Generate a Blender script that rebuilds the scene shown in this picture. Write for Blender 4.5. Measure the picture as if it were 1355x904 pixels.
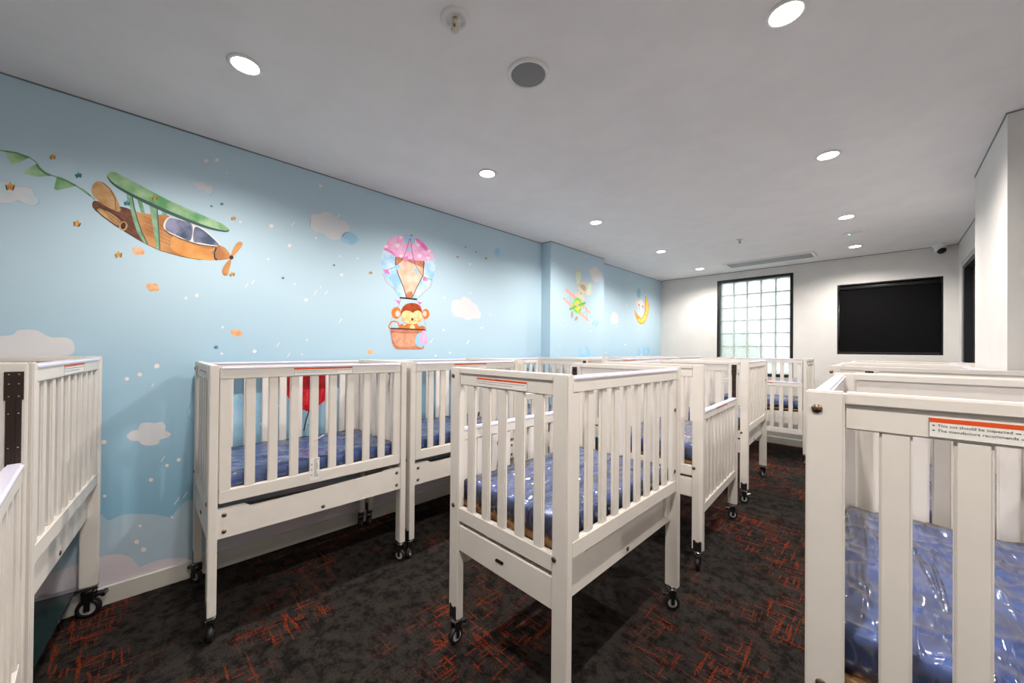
import bpy, bmesh, math, random
from mathutils import Vector, Matrix, noise
random.seed(7)
for o in list(bpy.data.objects): bpy.data.objects.remove(o)
S = bpy.context.scene
C = S.collection
# ------------------------------------------------------------------ camera
FPX, CYPX, YAW, PITCH, ROLL = 491.77, 459.63, math.radians(45.2254), math.radians(0.3297), math.radians(0.489)
CAM = Vector((2.6567, 0.0, 1.25))
def cam_rows():
    cy, sy = math.cos(YAW), math.sin(YAW); cp, sp = math.cos(PITCH), math.sin(PITCH); cr, sr = math.cos(ROLL), math.sin(ROLL)
    A = Matrix(((cy, sy, 0), (0, 0, -1), (-sy, cy, 0)))          # rows: right, down, forward of a level camera
    P = Matrix(((1, 0, 0), (0, cp, sp), (0, -sp, cp)))
    Q = Matrix(((cr, -sr, 0), (sr, cr, 0), (0, 0, 1)))
    return Q @ P @ A
MR = cam_rows()
def ray(px, py): return MR.transposed() @ Vector(((px-677.5)/FPX, (py-CYPX)/FPX, 1.0))
def on_x(px, py, x):                                             # photo pixel -> point on the wall plane x
    d = ray(px, py); t = (x-CAM.x)/d.x; return CAM + d*t
cd = bpy.data.cameras.new('camera'); cam = bpy.data.objects.new('camera', cd); C.objects.link(cam)
cd.sensor_width = 36; cd.lens = 36*FPX/1355; cd.shift_y = (CYPX-452)/1355; cd.clip_start = 0.02
R3 = Matrix((MR[0], -Vector(MR[1]), -Vector(MR[2]))).transposed()
cam.matrix_world = Matrix.Translation(CAM) @ R3.to_4x4()
S.camera = cam
# ------------------------------------------------------------------ light, world, exposure
S.view_settings.view_transform = 'Standard'; S.view_settings.look = 'None'
S.view_settings.gamma = 1; S.view_settings.exposure = 0.70; S.view_settings.use_curve_mapping = False
SPOT_W, SPOT_COL, DISC_E, SKY = 41.0, (1.0, .925, .86), 16.0, 1.45
W = bpy.data.worlds.new('sky'); S.world = W; W.use_nodes = True
wn = W.node_tree; bg = wn.nodes['Background']
sky = wn.nodes.new('ShaderNodeTexSky'); sky.sky_type = 'NISHITA'; sky.sun_disc = False; sky.air_density = .6; sky.dust_density = 4.0; sky.sun_elevation = math.radians(48); sky.sun_rotation = math.radians(200)
cm = wn.nodes.new('ShaderNodeMix'); cm.data_type = 'RGBA'; cm.inputs['Factor'].default_value = .85; cm.inputs['B'].default_value = (1.0, 1.0, .97, 1)   # bright overcast
wn.links.new(sky.outputs[0], cm.inputs['A']); wn.links.new(cm.outputs['Result'], bg.inputs[0]); bg.inputs[1].default_value = SKY
# ------------------------------------------------------------------ materials
MATS = {}
def s2l(c): return tuple((v/12.92 if v <= .04045 else ((v+.055)/1.055)**2.4) for v in (x/255 for x in c))
def mat(name, rgb, rough=.5, metal=0, spec=.5, var=None, vscale=6, bump=0, bscale=80, coat=0, emit=None, lin=False):
    if name in MATS: return MATS[name]
    m = bpy.data.materials.new(name); m.use_nodes = True; n = m.node_tree; b = n.nodes['Principled BSDF']
    c = rgb if lin else s2l(rgb)
    b.inputs['Base Color'].default_value = (*c, 1); b.inputs['Roughness'].default_value = rough
    b.inputs['Metallic'].default_value = metal; b.inputs['Specular IOR Level'].default_value = spec
    b.inputs['Coat Weight'].default_value = coat
    tc = n.nodes.new('ShaderNodeTexCoord')
    nz = n.nodes.new('ShaderNodeTexNoise'); nz.inputs['Scale'].default_value = vscale; nz.inputs['Detail'].default_value = 5
    n.links.new(tc.outputs['Object'], nz.inputs['Vector'])
    mx = n.nodes.new('ShaderNodeMix'); mx.data_type = 'RGBA'
    v = s2l(var) if var else tuple(x*.965 for x in c)
    mx.inputs['A'].default_value = (*c, 1); mx.inputs['B'].default_value = (*v, 1)
    rp = n.nodes.new('ShaderNodeMapRange'); rp.inputs[1].default_value = .38; rp.inputs[2].default_value = .62
    n.links.new(nz.outputs['Fac'], rp.inputs[0]); n.links.new(rp.outputs[0], mx.inputs['Factor'])
    n.links.new(mx.outputs['Result'], b.inputs['Base Color'])
    if bump:
        nb = n.nodes.new('ShaderNodeTexNoise'); nb.inputs['Scale'].default_value = bscale; nb.inputs['Detail'].default_value = 3
        n.links.new(tc.outputs['Object'], nb.inputs['Vector'])
        bp = n.nodes.new('ShaderNodeBump'); bp.inputs['Strength'].default_value = bump; bp.inputs['Distance'].default_value = .002
        n.links.new(nb.outputs['Fac'], bp.inputs['Height']); n.links.new(bp.outputs[0], b.inputs['Normal'])
    if emit:
        b.inputs['Emission Color'].default_value = (*emit[0], 1); b.inputs['Emission Strength'].default_value = emit[1]
    MATS[name] = m; return m
WHITE = mat('white_painted_timber', (226, 221, 214), .38, vscale=9)
WALLW = mat('white_wall_paint', (218, 217, 214), .75, bump=.08, bscale=260)
CEIL = mat('ceiling_paint', (238, 236, 235), .85, bump=.05, bscale=220)
SKIRT = mat('skirting_paint', (206, 204, 196), .4)
GAPM = mat('shadow_gap_grey', (112, 120, 126), .7)
LILAC = mat('teething_rail_plastic', (222, 220, 238), .25)
STEEL = mat('chrome_steel', (190, 192, 195), .18, 1)
BRASS = mat('antique_bolt', (120, 105, 88), .35, .9)
BLACKM = mat('black_metal', (26, 26, 27), .35, .3)
DARKP = mat('bracket_zinc', (70, 72, 74), .35, .8)
TYRE = mat('black_rubber', (22, 22, 23), .5)
HUB = mat('grey_hub', (176, 176, 176), .4)
TRACK = mat('brown_anodised_track', (58, 46, 40), .35, .6)
PLY = mat('plywood_base', (150, 112, 72), .6, var=(120, 84, 52), vscale=14)
STK = mat('sticker_white', (238, 236, 232), .4)
STKR = mat('sticker_orange', (222, 84, 30), .4)
INK = mat('sticker_ink', (40, 38, 38), .6)
GREY_INK = mat('sticker_grey_ink', (120, 116, 112), .6)
FRAMEB = mat('black_window_frame', (18, 18, 19), .35)
BLIND = mat('black_blind_fabric', (13, 13, 14), .9, spec=.1, var=(18, 18, 19), vscale=90, bump=.3, bscale=400)
BLINDT = mat('blind_tube', (34, 34, 36), .5)
DOORF = mat('door_frame_grey', (150, 152, 152), .45)
DOORD = mat('dark_door', (22, 24, 26), .6)
GRILLE = mat('speaker_grille', (136, 136, 137), .7)
PLAST = mat('white_plastic', (232, 231, 228), .4)
VENTD = mat('vent_slat_grey', (150, 152, 154), .5)
LEAF = mat('leaf_green', (70, 120, 50), .6, var=(120, 160, 70), vscale=5)
SOIL = mat('paving', (170, 166, 158), .8)
def blue_wall():
    m = bpy.data.materials.new('blue_sky_wallpaper'); m.use_nodes = True; n = m.node_tree; b = n.nodes['Principled BSDF']
    tc = n.nodes.new('ShaderNodeTexCoord'); sp = n.nodes.new('ShaderNodeSeparateXYZ'); n.links.new(tc.outputs['Object'], sp.inputs[0])
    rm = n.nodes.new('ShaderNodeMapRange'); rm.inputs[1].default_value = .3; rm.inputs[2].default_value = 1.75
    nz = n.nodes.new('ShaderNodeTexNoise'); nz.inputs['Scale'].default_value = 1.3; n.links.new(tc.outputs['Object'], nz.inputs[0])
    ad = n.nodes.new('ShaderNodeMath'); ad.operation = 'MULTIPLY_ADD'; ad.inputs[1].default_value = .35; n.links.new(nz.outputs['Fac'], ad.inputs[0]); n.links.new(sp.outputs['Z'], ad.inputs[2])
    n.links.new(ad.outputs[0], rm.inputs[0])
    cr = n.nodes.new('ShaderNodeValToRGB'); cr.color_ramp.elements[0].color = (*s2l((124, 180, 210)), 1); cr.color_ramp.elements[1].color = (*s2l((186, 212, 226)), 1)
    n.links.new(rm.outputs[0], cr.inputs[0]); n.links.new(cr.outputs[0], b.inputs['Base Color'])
    b.inputs['Roughness'].default_value = .55; b.inputs['Specular IOR Level'].default_value = .3
    nb = n.nodes.new('ShaderNodeTexNoise'); nb.inputs['Scale'].default_value = 320; n.links.new(tc.outputs['Object'], nb.inputs[0])
    bp = n.nodes.new('ShaderNodeBump'); bp.inputs['Strength'].default_value = .06; bp.inputs['Distance'].default_value = .001
    n.links.new(nb.outputs['Fac'], bp.inputs['Height']); n.links.new(bp.outputs[0], b.inputs['Normal'])
    return m
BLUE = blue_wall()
def carpet():
    m = bpy.data.materials.new('charcoal_orange_carpet'); m.use_nodes = True; n = m.node_tree; b = n.nodes['Principled BSDF']
    N = lambda t: n.nodes.new('ShaderNode'+t); L = n.links.new
    tc = N('TexCoord')
    def noise_(scale, vec=None, detail=3, rough=.5, dist=0):
        z = N('TexNoise'); z.inputs['Scale'].default_value = scale; z.inputs['Detail'].default_value = detail
        z.inputs['Roughness'].default_value = rough; z.inputs['Distortion'].default_value = dist
        L(vec or tc.outputs['Object'], z.inputs['Vector']); return z.outputs['Fac']
    def step(sock, a, c):
        r = N('MapRange'); r.inputs[1].default_value = a; r.inputs[2].default_value = c; L(sock, r.inputs[0]); return r.outputs[0]
    def mul(a, c, op='MULTIPLY'):
        z = N('Math'); z.operation = op; L(a, z.inputs[0]); L(c, z.inputs[1]); return z.outputs[0]
    def lines(sx, sy, off):
        mp = N('Mapping'); mp.inputs['Scale'].default_value = (sx, sy, 1); mp.inputs['Location'].default_value = (off, off*1.7, 0)
        L(tc.outputs['Object'], mp.inputs[0])
        return step(noise_(1.0, mp.outputs[0], 1.5, .4, .12), .625, .665)
    l1 = mul(lines(4.2, 52, 1.3), lines(52, 4.2, 4.1), 'MAXIMUM')
    l2 = mul(lines(9, 90, 7.7), lines(90, 9, 9.9), 'MAXIMUM')
    l = mul(l1, l2, 'MAXIMUM')
    msk = step(noise_(1.5, None, 3, .6), .475, .575)
    rough = step(noise_(120, None, 2), .36, .56)
    orange = mul(mul(l, msk), rough)
    base = N('Mix'); base.data_type = 'RGBA'; base.inputs['A'].default_value = (.0075, .0065, .006, 1); base.inputs['B'].default_value = (.047, .040, .035, 1)
    blot = mul(step(noise_(15, None, 8, .8), .42, .54), step(noise_(230, None, 2), .2, .75))
    L(blot, base.inputs['Factor'])
    mx = N('Mix'); mx.data_type = 'RGBA'; mx.inputs['B'].default_value = (.21, .030, .008, 1)
    L(base.outputs['Result'], mx.inputs['A']); L(orange, mx.inputs['Factor']); L(mx.outputs['Result'], b.inputs['Base Color'])
    b.inputs['Roughness'].default_value = .95; b.inputs['Specular IOR Level'].default_value = .1
    bp = N('Bump'); bp.inputs['Strength'].default_value = .5; bp.inputs['Distance'].default_value = .004
    L(noise_(300, None, 2), bp.inputs['Height']); L(bp.outputs[0], b.inputs['Normal'])
    return m
CARPET = carpet()
def mattress_mat():
    m = bpy.data.materials.new('blue_mattress_vinyl'); m.use_nodes = True; n = m.node_tree; b = n.nodes['Principled BSDF']
    b.inputs['Base Color'].default_value = (*s2l((40, 84, 170)), 1); b.inputs['Roughness'].default_value = .45
    tc = n.nodes.new('ShaderNodeTexCoord'); nz = n.nodes.new('ShaderNodeTexNoise'); nz.inputs['Scale'].default_value = 4
    n.links.new(tc.outputs['Object'], nz.inputs[0]); cr = n.nodes.new('ShaderNodeValToRGB')
    cr.color_ramp.elements[0].color = (*s2l((22, 70, 150)), 1); cr.color_ramp.elements[1].color = (*s2l((40, 96, 178)), 1)
    n.links.new(nz.outputs['Fac'], cr.inputs[0]); n.links.new(cr.outputs[0], b.inputs['Base Color'])
    return m
MATT = mattress_mat()
def wrap_mat():
    m = bpy.data.materials.new('clear_plastic_film'); m.use_nodes = True; n = m.node_tree
    for x in list(n.nodes): n.nodes.remove(x)
    N = lambda t: n.nodes.new('ShaderNode'+t); L = n.links.new
    out = N('OutputMaterial'); tr = N('BsdfTransparent'); gl = N('BsdfGlossy'); df = N('BsdfDiffuse'); lw = N('Fresnel'); lw.inputs[0].default_value = 1.5
    tr.inputs[0].default_value = (.97, .97, .98, 1); gl.inputs['Roughness'].default_value = .13; df.inputs[0].default_value = (.85, .86, .9, 1)
    tc = N('TexCoord'); mp = N('Mapping'); mp.inputs['Scale'].default_value = (26, 2.4, 8); mp.inputs['Rotation'].default_value = (0, 0, .5); L(tc.outputs['Object'], mp.inputs[0])
    nz = N('TexNoise'); nz.noise_type = 'RIDGED_MULTIFRACTAL'; nz.normalize = True; nz.inputs['Scale'].default_value = 1.5; nz.inputs['Detail'].default_value = 4; nz.inputs['Distortion'].default_value = .8; L(mp.outputs[0], nz.inputs[0])
    bp = N('Bump'); bp.inputs['Strength'].default_value = 1.0; bp.inputs['Distance'].default_value = .016; L(nz.outputs['Fac'], bp.inputs['Height'])
    L(bp.outputs[0], gl.inputs['Normal']); L(bp.outputs[0], lw.inputs['Normal'])
    a = N('Math'); a.operation = 'MULTIPLY_ADD'; a.inputs[1].default_value = 1.8; a.inputs[2].default_value = .03; a.use_clamp = True; L(lw.outputs[0], a.inputs[0])
    m1 = N('MixShader'); m1.inputs[0].default_value = .035; L(tr.outputs[0], m1.inputs[1]); L(df.outputs[0], m1.inputs[2])
    m2 = N('MixShader'); L(a.outputs[0], m2.inputs[0]); L(m1.outputs[0], m2.inputs[1]); L(gl.outputs[0], m2.inputs[2]); L(m2.outputs[0], out.inputs[0])
    return m
WRAP = wrap_mat()
def block_mat():
    m = bpy.data.materials.new('wavy_glass_block'); m.use_nodes = True; n = m.node_tree
    for x in list(n.nodes): n.nodes.remove(x)
    N = lambda t: n.nodes.new('ShaderNode'+t); L = n.links.new
    out = N('OutputMaterial'); tl = N('BsdfTranslucent'); tl.inputs[0].default_value = (.93, .97, .95, 1)
    gs = N('BsdfRefraction'); gs.inputs['Roughness'].default_value = .12; gs.inputs['IOR'].default_value = 1.12; gs.inputs[0].default_value = (.95, .99, .97, 1)
    g2 = N('BsdfGlossy'); g2.inputs['Roughness'].default_value = .08
    tc = N('TexCoord'); wv = N('TexNoise'); wv.inputs['Scale'].default_value = 28; wv.inputs['Detail'].default_value = 1; wv.inputs['Distortion'].default_value = 1; L(tc.outputs['Object'], wv.inputs[0])
    bp = N('Bump'); bp.inputs['Strength'].default_value = 1; bp.inputs['Distance'].default_value = .02; L(wv.outputs['Fac'], bp.inputs['Height'])
    L(bp.outputs[0], gs.inputs['Normal']); L(bp.outputs[0], g2.inputs['Normal'])
    m1 = N('MixShader'); m1.inputs[0].default_value = .5; L(tl.outputs[0], m1.inputs[1]); L(gs.outputs[0], m1.inputs[2])
    m2 = N('MixShader'); m2.inputs[0].default_value = .05; L(m1.outputs[0], m2.inputs[1]); L(g2.outputs[0], m2.inputs[2]); L(m2.outputs[0], out.inputs[0])
    return m
BLOCK = block_mat()
def tint_mat():
    m = bpy.data.materials.new('tinted_glass_shelf'); m.use_nodes = True; n = m.node_tree; b = n.nodes['Principled BSDF']
    b.inputs['Base Color'].default_value = (.012, .03, .028, 1); b.inputs['Roughness'].default_value = .08; b.inputs['Transmission Weight'].default_value = .3
    return m
TINT = tint_mat()
# ------------------------------------------------------------------ mesh helpers
def box(bm, x0, x1, y0, y1, z0, z1, mi=0):
    vs = [bm.verts.new((x, y, z)) for x in (x0, x1) for y in (y0, y1) for z in (z0, z1)]
    fs = [(0, 1, 3, 2), (4, 6, 7, 5), (0, 4, 5, 1), (2, 3, 7, 6), (0, 2, 6, 4), (1, 5, 7, 3)]
    r = []
    for f in fs:
        k = bm.faces.new([vs[i] for i in f]); k.material_index = mi; r.append(k)
    return vs
def cyl(bm, p0, p1, r0, r1=None, seg=20, mi=0, cap=True):
    p0, p1 = Vector(p0), Vector(p1); d = (p1-p0).normalized(); r1 = r0 if r1 is None else r1
    a = d.orthogonal().normalized(); b = d.cross(a)
    R = [[bm.verts.new(p+(a*math.cos(2*math.pi*i/seg)+b*math.sin(2*math.pi*i/seg))*r) for i in range(seg)] for p, r in ((p0, r0), (p1, r1))]
    for i in range(seg):
        f = bm.faces.new((R[0][i], R[0][(i+1) % seg], R[1][(i+1) % seg], R[1][i])); f.material_index = mi; f.smooth = True
    if cap:
        for q in (list(reversed(R[0])), R[1]):
            f = bm.faces.new(q); f.material_index = mi
def lathe(bm, prof, c=(0, 0, 0), seg=32, mi=0):                 # prof: (r, z), about z
    rings = []
    for r, z in prof:
        rings.append([bm.verts.new((c[0]+r*math.cos(2*math.pi*i/seg), c[1]+r*math.sin(2*math.pi*i/seg), c[2]+z)) for i in range(seg)] if r > 1e-6 else [bm.verts.new((c[0], c[1], c[2]+z))])
    for A, B in zip(rings, rings[1:]):
        for i in range(seg):
            j = (i+1) % seg
            q = [A[i % len(A)], A[j % len(A)], B[j % len(B)], B[i % len(B)]]
            u = []
            for v in q:
                if v not in u: u.append(v)
            if len(u) > 2:
                f = bm.faces.new(u); f.material_index = mi; f.smooth = True
def mesh(name, bm, mats, bevel=0, bseg=2):
    if bevel: bmesh.ops.bevel(bm, geom=list(bm.edges), offset=bevel, segments=bseg, affect='EDGES', clamp_overlap=True)
    bmesh.ops.recalc_face_normals(bm, faces=list(bm.faces))
    me = bpy.data.meshes.new(name); bm.to_mesh(me); bm.free()
    for m in (mats if isinstance(mats, (list, tuple)) else [mats]): me.materials.append(m)
    return me
def bmnew(): return bmesh.new()
def boxmesh(name, dims, m, bevel=0):
    bm = bmnew(); box(bm, *dims); return mesh(name, bm, m, bevel)
def obj(name, me, parent=None, loc=(0, 0, 0), rz=0.0, **tags):
    o = bpy.data.objects.new(name, me); C.objects.link(o); o.location = loc; o.rotation_euler = (0, 0, rz)
    if parent: o.parent = parent
    for k, v in tags.items(): o[k] = v
    return o
def struct(name, me, parent=None, loc=(0, 0, 0)):
    o = obj(name, me, parent, loc)
    if not parent: o['kind'] = 'structure'
    return o
def thing(name, label, cat, loc=(0, 0, 0), rz=0, group=None, me=None):
    o = obj(name, me, None, loc, rz, label=label, category=cat)
    if group: o['group'] = group
    return o
def text_mesh(name, s, size, m, align='LEFT'):
    cu = bpy.data.curves.new(name, 'FONT'); cu.body = s; cu.size = size; cu.align_x = align; cu.resolution_u = 2
    t = bpy.data.objects.new(name, cu); C.objects.link(t)
    dg = bpy.context.evaluated_depsgraph_get(); me = bpy.data.meshes.new_from_object(t.evaluated_get(dg))
    bpy.data.objects.remove(t); bpy.data.curves.remove(cu)
    me.materials.clear(); me.materials.append(m); return me
# ------------------------------------------------------------------ room shell
CE, BY, RX, RXN, YB = 2.411, 6.13, 3.192, 4.05, -1.7
struct('floor', boxmesh('floor', (-.2, RXN+.2, YB-.2, BY+.2, -.1, 0), CARPET))
struct('ceiling', boxmesh('ceiling', (-.2, RXN+.2, YB-.2, BY+.2, CE, CE+.12), CEIL))
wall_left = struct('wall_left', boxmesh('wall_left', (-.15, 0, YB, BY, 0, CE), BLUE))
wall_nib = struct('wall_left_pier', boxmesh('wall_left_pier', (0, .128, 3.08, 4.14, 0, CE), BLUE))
WX0, WX1, WZ0, WZ1 = .858, 1.782, .905, 2.305
VX0, VX1, VZ0, VZ1 = 2.223, 3.088, 1.225, 2.084
bm = bmnew(); T = .22
for a in ((-.15, WX0, 0, CE), (WX0, WX1, 0, WZ0), (WX0, WX1, WZ1, CE), (WX1, VX0, 0, CE), (VX0, VX1, 0, VZ0), (VX0, VX1, VZ1, CE), (VX1, RX+.2, 0, CE)):
    box(bm, a[0], a[1], BY, BY+T, a[2], a[3])
struct('wall_back', mesh('wall_back', bm, WALLW))
DY0, DY1, DZ = 4.88, 5.70, 2.10
bm = bmnew()
box(bm, RX, RX+.16, 3.87, DY0, 0, CE); box(bm, RX, RX+.16, DY0, DY1, DZ, CE); box(bm, RX, RX+.16, DY1, BY, 0, CE)
struct('wall_right', mesh('wall_right', bm, WALLW))
struct('wall_right_column', boxmesh('wall_right_column', (3.065, RXN, 2.945, 3.87, 0, CE), WALLW))
struct('wall_right_near', boxmesh('wall_right_near', (RXN, RXN+.15, YB, 2.945, 0, CE), WALLW))
struct('wall_front', boxmesh('wall_front', (-.15, RXN+.15, YB-.15, YB, 0, CE), WALLW))
# shadow gap where the walls meet the ceiling
def gapline(name, x0, x1, y0, y1): struct(name, boxmesh(name, (x0, x1, y0, y1, CE-.006, CE-.0002), GAPM))
g = .004
gapline('trim_1', 0, g, YB, 3.08); gapline('trim_2', 0, .128+g, 3.08-g, 3.08); gapline('trim_3', .128, .128+g, 3.08, 4.14)
gapline('trim_4', 0, g, 4.14, BY); gapline('trim_5', 0, RX, BY-g, BY); gapline('trim_6', RX-g, RX, 3.87, BY)
gapline('trim_7', 3.065-g, 3.065, 2.945, 3.87); gapline('trim_8', 3.065-g, RXN, 2.945-g, 2.945)
def skirting(name, x0, x1, y0, y1, ax):
    bm = bmnew(); h = .092
    box(bm, x0, x1, y0, y1, 0, h)
    o = struct(name, mesh(name, bm, SKIRT, .004, 1)); return o
skirting('baseboard_left', 0, .014, YB, 3.08, 0); skirting('baseboard_pier', .128, .142, 3.07, 4.15, 0); skirting('baseboard_left_far', 0, .014, 4.15, BY, 0)
skirting('baseboard_back', 0, RX, BY-.014, BY, 1); skirting('baseboard_right', RX-.014, RX, 3.87, DY0-.07, 0); skirting('baseboard_column', 3.051, 3.065, 2.93, 3.88, 0)
# glass block window
w1 = struct('window_1', None); w1.location = (WX0, BY, WZ0)
fw = .035; Wd, Hd = WX1-WX0, WZ1-WZ0
bm = bmnew()
for a in ((0, fw, 0, Hd), (Wd-fw, Wd, 0, Hd), (fw, Wd-fw, Hd-fw, Hd), (fw, Wd-fw, 0, fw)): box(bm, a[0], a[1], -.004, .15, a[2], a[3])
obj('window_frame', mesh('window_frame', bm, FRAMEB, .002, 1), w1)
nc, nr = 5, 7; pw = (Wd-2*fw)/nc; ph = (Hd-2*fw)/nr; gj = .005
me = boxmesh('glass_block', (gj, pw-gj, -.04, .04, gj, ph-gj), BLOCK, .006)
bm = bmnew()
for i in range(nc+1): box(bm, fw+i*pw-gj*.9, fw+i*pw+gj*.9, .05, .10, fw, Hd-fw)
for j in range(nr+1): box(bm, fw, Wd-fw, .052, .098, fw+j*ph-gj*.9, fw+j*ph+gj*.9)
obj('mortar_grid', mesh('mortar_grid', bm, mat('white_mortar', (214, 212, 212), .8)), w1)
for i in range(nc):
    for j in range(nr): obj('glass_block', me, w1, (fw+i*pw, .075, fw+j*ph))
# blind window
w2 = struct('window_2', None); w2.location = (VX0, BY, VZ0); Wd, Hd = VX1-VX0, VZ1-VZ0
bm = bmnew(); f2 = .012
for a in ((0, f2, 0, Hd), (Wd-f2, Wd, 0, Hd), (f2, Wd-f2, Hd-f2, Hd), (f2, Wd-f2, 0, f2)): box(bm, a[0], a[1], .0, .10, a[2], a[3])
obj('window_frame', mesh('window_frame', bm, FRAMEB, .001, 1), w2)
obj('window_pane', boxmesh('window_pane', (f2, Wd-f2, .085, .09, f2, Hd-f2), mat('dark_pane', (20, 24, 28), .08)), w2)
bl = thing('roller_blind', 'black roller blind pulled right down over the wide window', 'blind', (VX0, BY, VZ0))
obj('blind_fabric', boxmesh('blind_fabric', (.018, Wd-.018, .036, .038, .02, Hd-.04), BLIND), bl)
bm = bmnew(); cyl(bm, (.016, .035, Hd-.045), (Wd-.016, .035, Hd-.045), .024, seg=28)
obj('roller_tube', mesh('roller_tube', bm, BLINDT), bl)
obj('bottom_bar', boxmesh('bottom_bar', (.016, Wd-.016, .030, .044, .014, .030), BLINDT, .002), bl)
for x in (.006, Wd-.02): obj('end_bracket', boxmesh('end_bracket', (x, x+.014, .008, .06, Hd-.075, Hd-.014), BLACKM, .002), bl)
bm = bmnew(); cyl(bm, (.014, .022, .05), (.014, .022, Hd-.08), .003, seg=8)
obj('pull_chain', mesh('pull_chain', bm, STEEL), bl)
# door on the right wall
d1 = struct('door_1', None); d1.location = (RX, DY0, 0); dl = DY1-DY0
bm = bmnew(); fd = .045
for a in ((-.05, 0, 0, DZ+.05), (dl, dl+.05, 0, DZ+.05), (0, dl, DZ, DZ+.05)): box(bm, -.014, .0, a[0], a[1], a[2], a[3])
obj('door_frame', mesh('door_frame', bm, DOORF, .002, 1), d1)
bm = bmnew()
for a in ((0, .03, 0, DZ), (dl-.03, dl, 0, DZ), (.03, dl-.03, DZ-.03, DZ)): box(bm, -.006, .16, a[0], a[1], a[2], a[3])
obj('door_jamb', mesh('door_jamb', bm, DOORD, .002, 1), d1)
dlf = obj('door_leaf', boxmesh('door_leaf', (.05, .09, .03, dl-.03, .005, DZ-.03), DOORD, .003), d1)
bm = bmnew(); cyl(bm, (.05, .10, 1.0), (.0, .10, 1.0), .01, seg=12); cyl(bm, (.004, .10, 1.0), (.004, .22, 1.0), .009, seg=12)
obj('door_handle', mesh('door_handle', bm, STEEL), dlf)
# ------------------------------------------------------------------ mural printed on the blue wall
class Motif:
    """flat printed shapes given as photo pixels, placed on the wall plane x"""
    def __init__(s, name, parent, x=0.0, ox=0, oy=0, sc=1.0, lay=0):
        s.name, s.parent, s.x, s.ox, s.oy, s.sc = name, parent, x, ox, oy, sc; s.bm = bmnew(); s.mats = []; s.layer = lay
    def px(s, p): return on_x(s.ox+p[0]/s.sc, s.oy+p[1]/s.sc, s.x)
    def mi(s, m):
        if m not in s.mats: s.mats.append(m)
        return s.mats.index(m)
    def poly(s, pts, m, smooth=True, sub=5):
        P = [Vector((p[0], p[1])) for p in pts]; out = []
        if smooth:
            k = len(P)
            for i in range(k):
                a, b, c, d = P[i-1], P[i], P[(i+1) % k], P[(i+2) % k]
                for j in range(sub):
                    t = j/sub
                    out.append(.5*((2*b)+(c-a)*t+(2*a-5*b+4*c-d)*t*t+(3*b-a-3*c+d)*t**3))
        else: out = P
        s.layer += 1
        vs = []
        for p in out:
            q = s.px(p); q.x = s.x+.0003+.00002*s.layer; vs.append(s.bm.verts.new(q))
        f = s.bm.faces.new(vs); f.material_index = s.mi(m); return s
    def line(s, pts, w, m):
        P = [Vector((p[0], p[1])) for p in pts]; L, R = [], []
        for i, p in enumerate(P):
            d = (P[min(i+1, len(P)-1)]-P[max(i-1, 0)]).normalized(); nrm = Vector((-d.y, d.x))*w/2
            L.append(p+nrm); R.append(p-nrm)
        for i in range(len(P)-1): 
            s.layer += 0 if i else 1
            vs = []
            for p in (L[i], L[i+1], R[i+1], R[i]):
                q = s.px(p); q.x = s.x+.0003+.00002*s.layer; vs.append(s.bm.verts.new(q))
            f = s.bm.faces.new(vs); f.material_index = s.mi(m)
        return s
    def ell(s, cx, cy, rx, ry, m, a=0, n=28):
        ca, sa = math.cos(a), math.sin(a)
        return s.poly([(cx+rx*math.cos(t)*ca-ry*math.sin(t)*sa, cy+rx*math.cos(t)*sa+ry*math.sin(t)*ca) for t in (2*math.pi*i/n for i in range(n))], m, False)
    def star(s, cx, cy, r, m, rot=-.3, n=5, inner=.5):
        return s.poly([(cx+(r if i % 2 == 0 else r*inner)*math.cos(rot+math.pi*i/n), cy+(r if i % 2 == 0 else r*inner)*math.sin(rot+math.pi*i/n)) for i in range(2*n)], m, False)
    def done(s):
        bmesh.ops.triangulate(s.bm, faces=[f for f in s.bm.faces if len(f.verts) > 4])
        for f in s.bm.faces:
            if f.normal.x < 0: f.normal_flip()
        me = bpy.data.meshes.new(s.name); s.bm.to_mesh(me); s.bm.free()
        for m in s.mats: me.materials.append(m)
        return obj(s.name, me, s.parent)
def pm(name, a, b=None, vs=14): return mat('print_'+name, a, .6, spec=.25, var=b or a, vscale=vs)
GRN, GRN2, GRND = pm('green', (98, 160, 104), (176, 208, 168), 9), pm('pale_green', (150, 186, 152), (116, 160, 124), 20), pm('dark_green', (66, 96, 92))
TAN, TAN2, BRN, BRND = pm('tan', (206, 152, 96), (176, 118, 74), 9), pm('beige_tail', (206, 168, 122), (180, 138, 92), 16), pm('brown', (128, 86, 66), (96, 62, 50), 25), pm('dark_brown', (66, 46, 42))
ORG, GLS, GLS2, CRM = pm('nose_orange', (226, 164, 96), (210, 142, 78), 12), pm('glass', (150, 150, 180), (96, 106, 132), 16), pm('dark_glass', (70, 84, 112), (120, 126, 150), 18), pm('cream', (230, 226, 220))
CLD, CLD2, CLDB = pm('cloud_white', (222, 220, 222), (214, 217, 222), 4), pm('cloud_teal', (190, 216, 224), (216, 216, 222), 12), pm('cloud_blue', (150, 198, 226), (176, 212, 232), 10)
CLDL, CLDM = pm('low_cloud', (222, 212, 218), (212, 208, 218), 3), pm('mid_cloud', (176, 200, 216), (184, 204, 218), 3)
GOLD, TEAL, PEACH, DOT = pm('gold', (222, 170, 92), (200, 140, 70), 60), pm('teal', (84, 150, 172), (60, 120, 150), 60), pm('peach', (236, 190, 150), (226, 164, 116), 40), pm('dot', (240, 232, 228))
PINK, PINK2, HEART = pm('pink', (240, 166, 212), (244, 196, 226), 18), pm('deep_pink', (226, 108, 190), (236, 140, 204), 30), pm('heart', (250, 226, 238))
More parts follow.
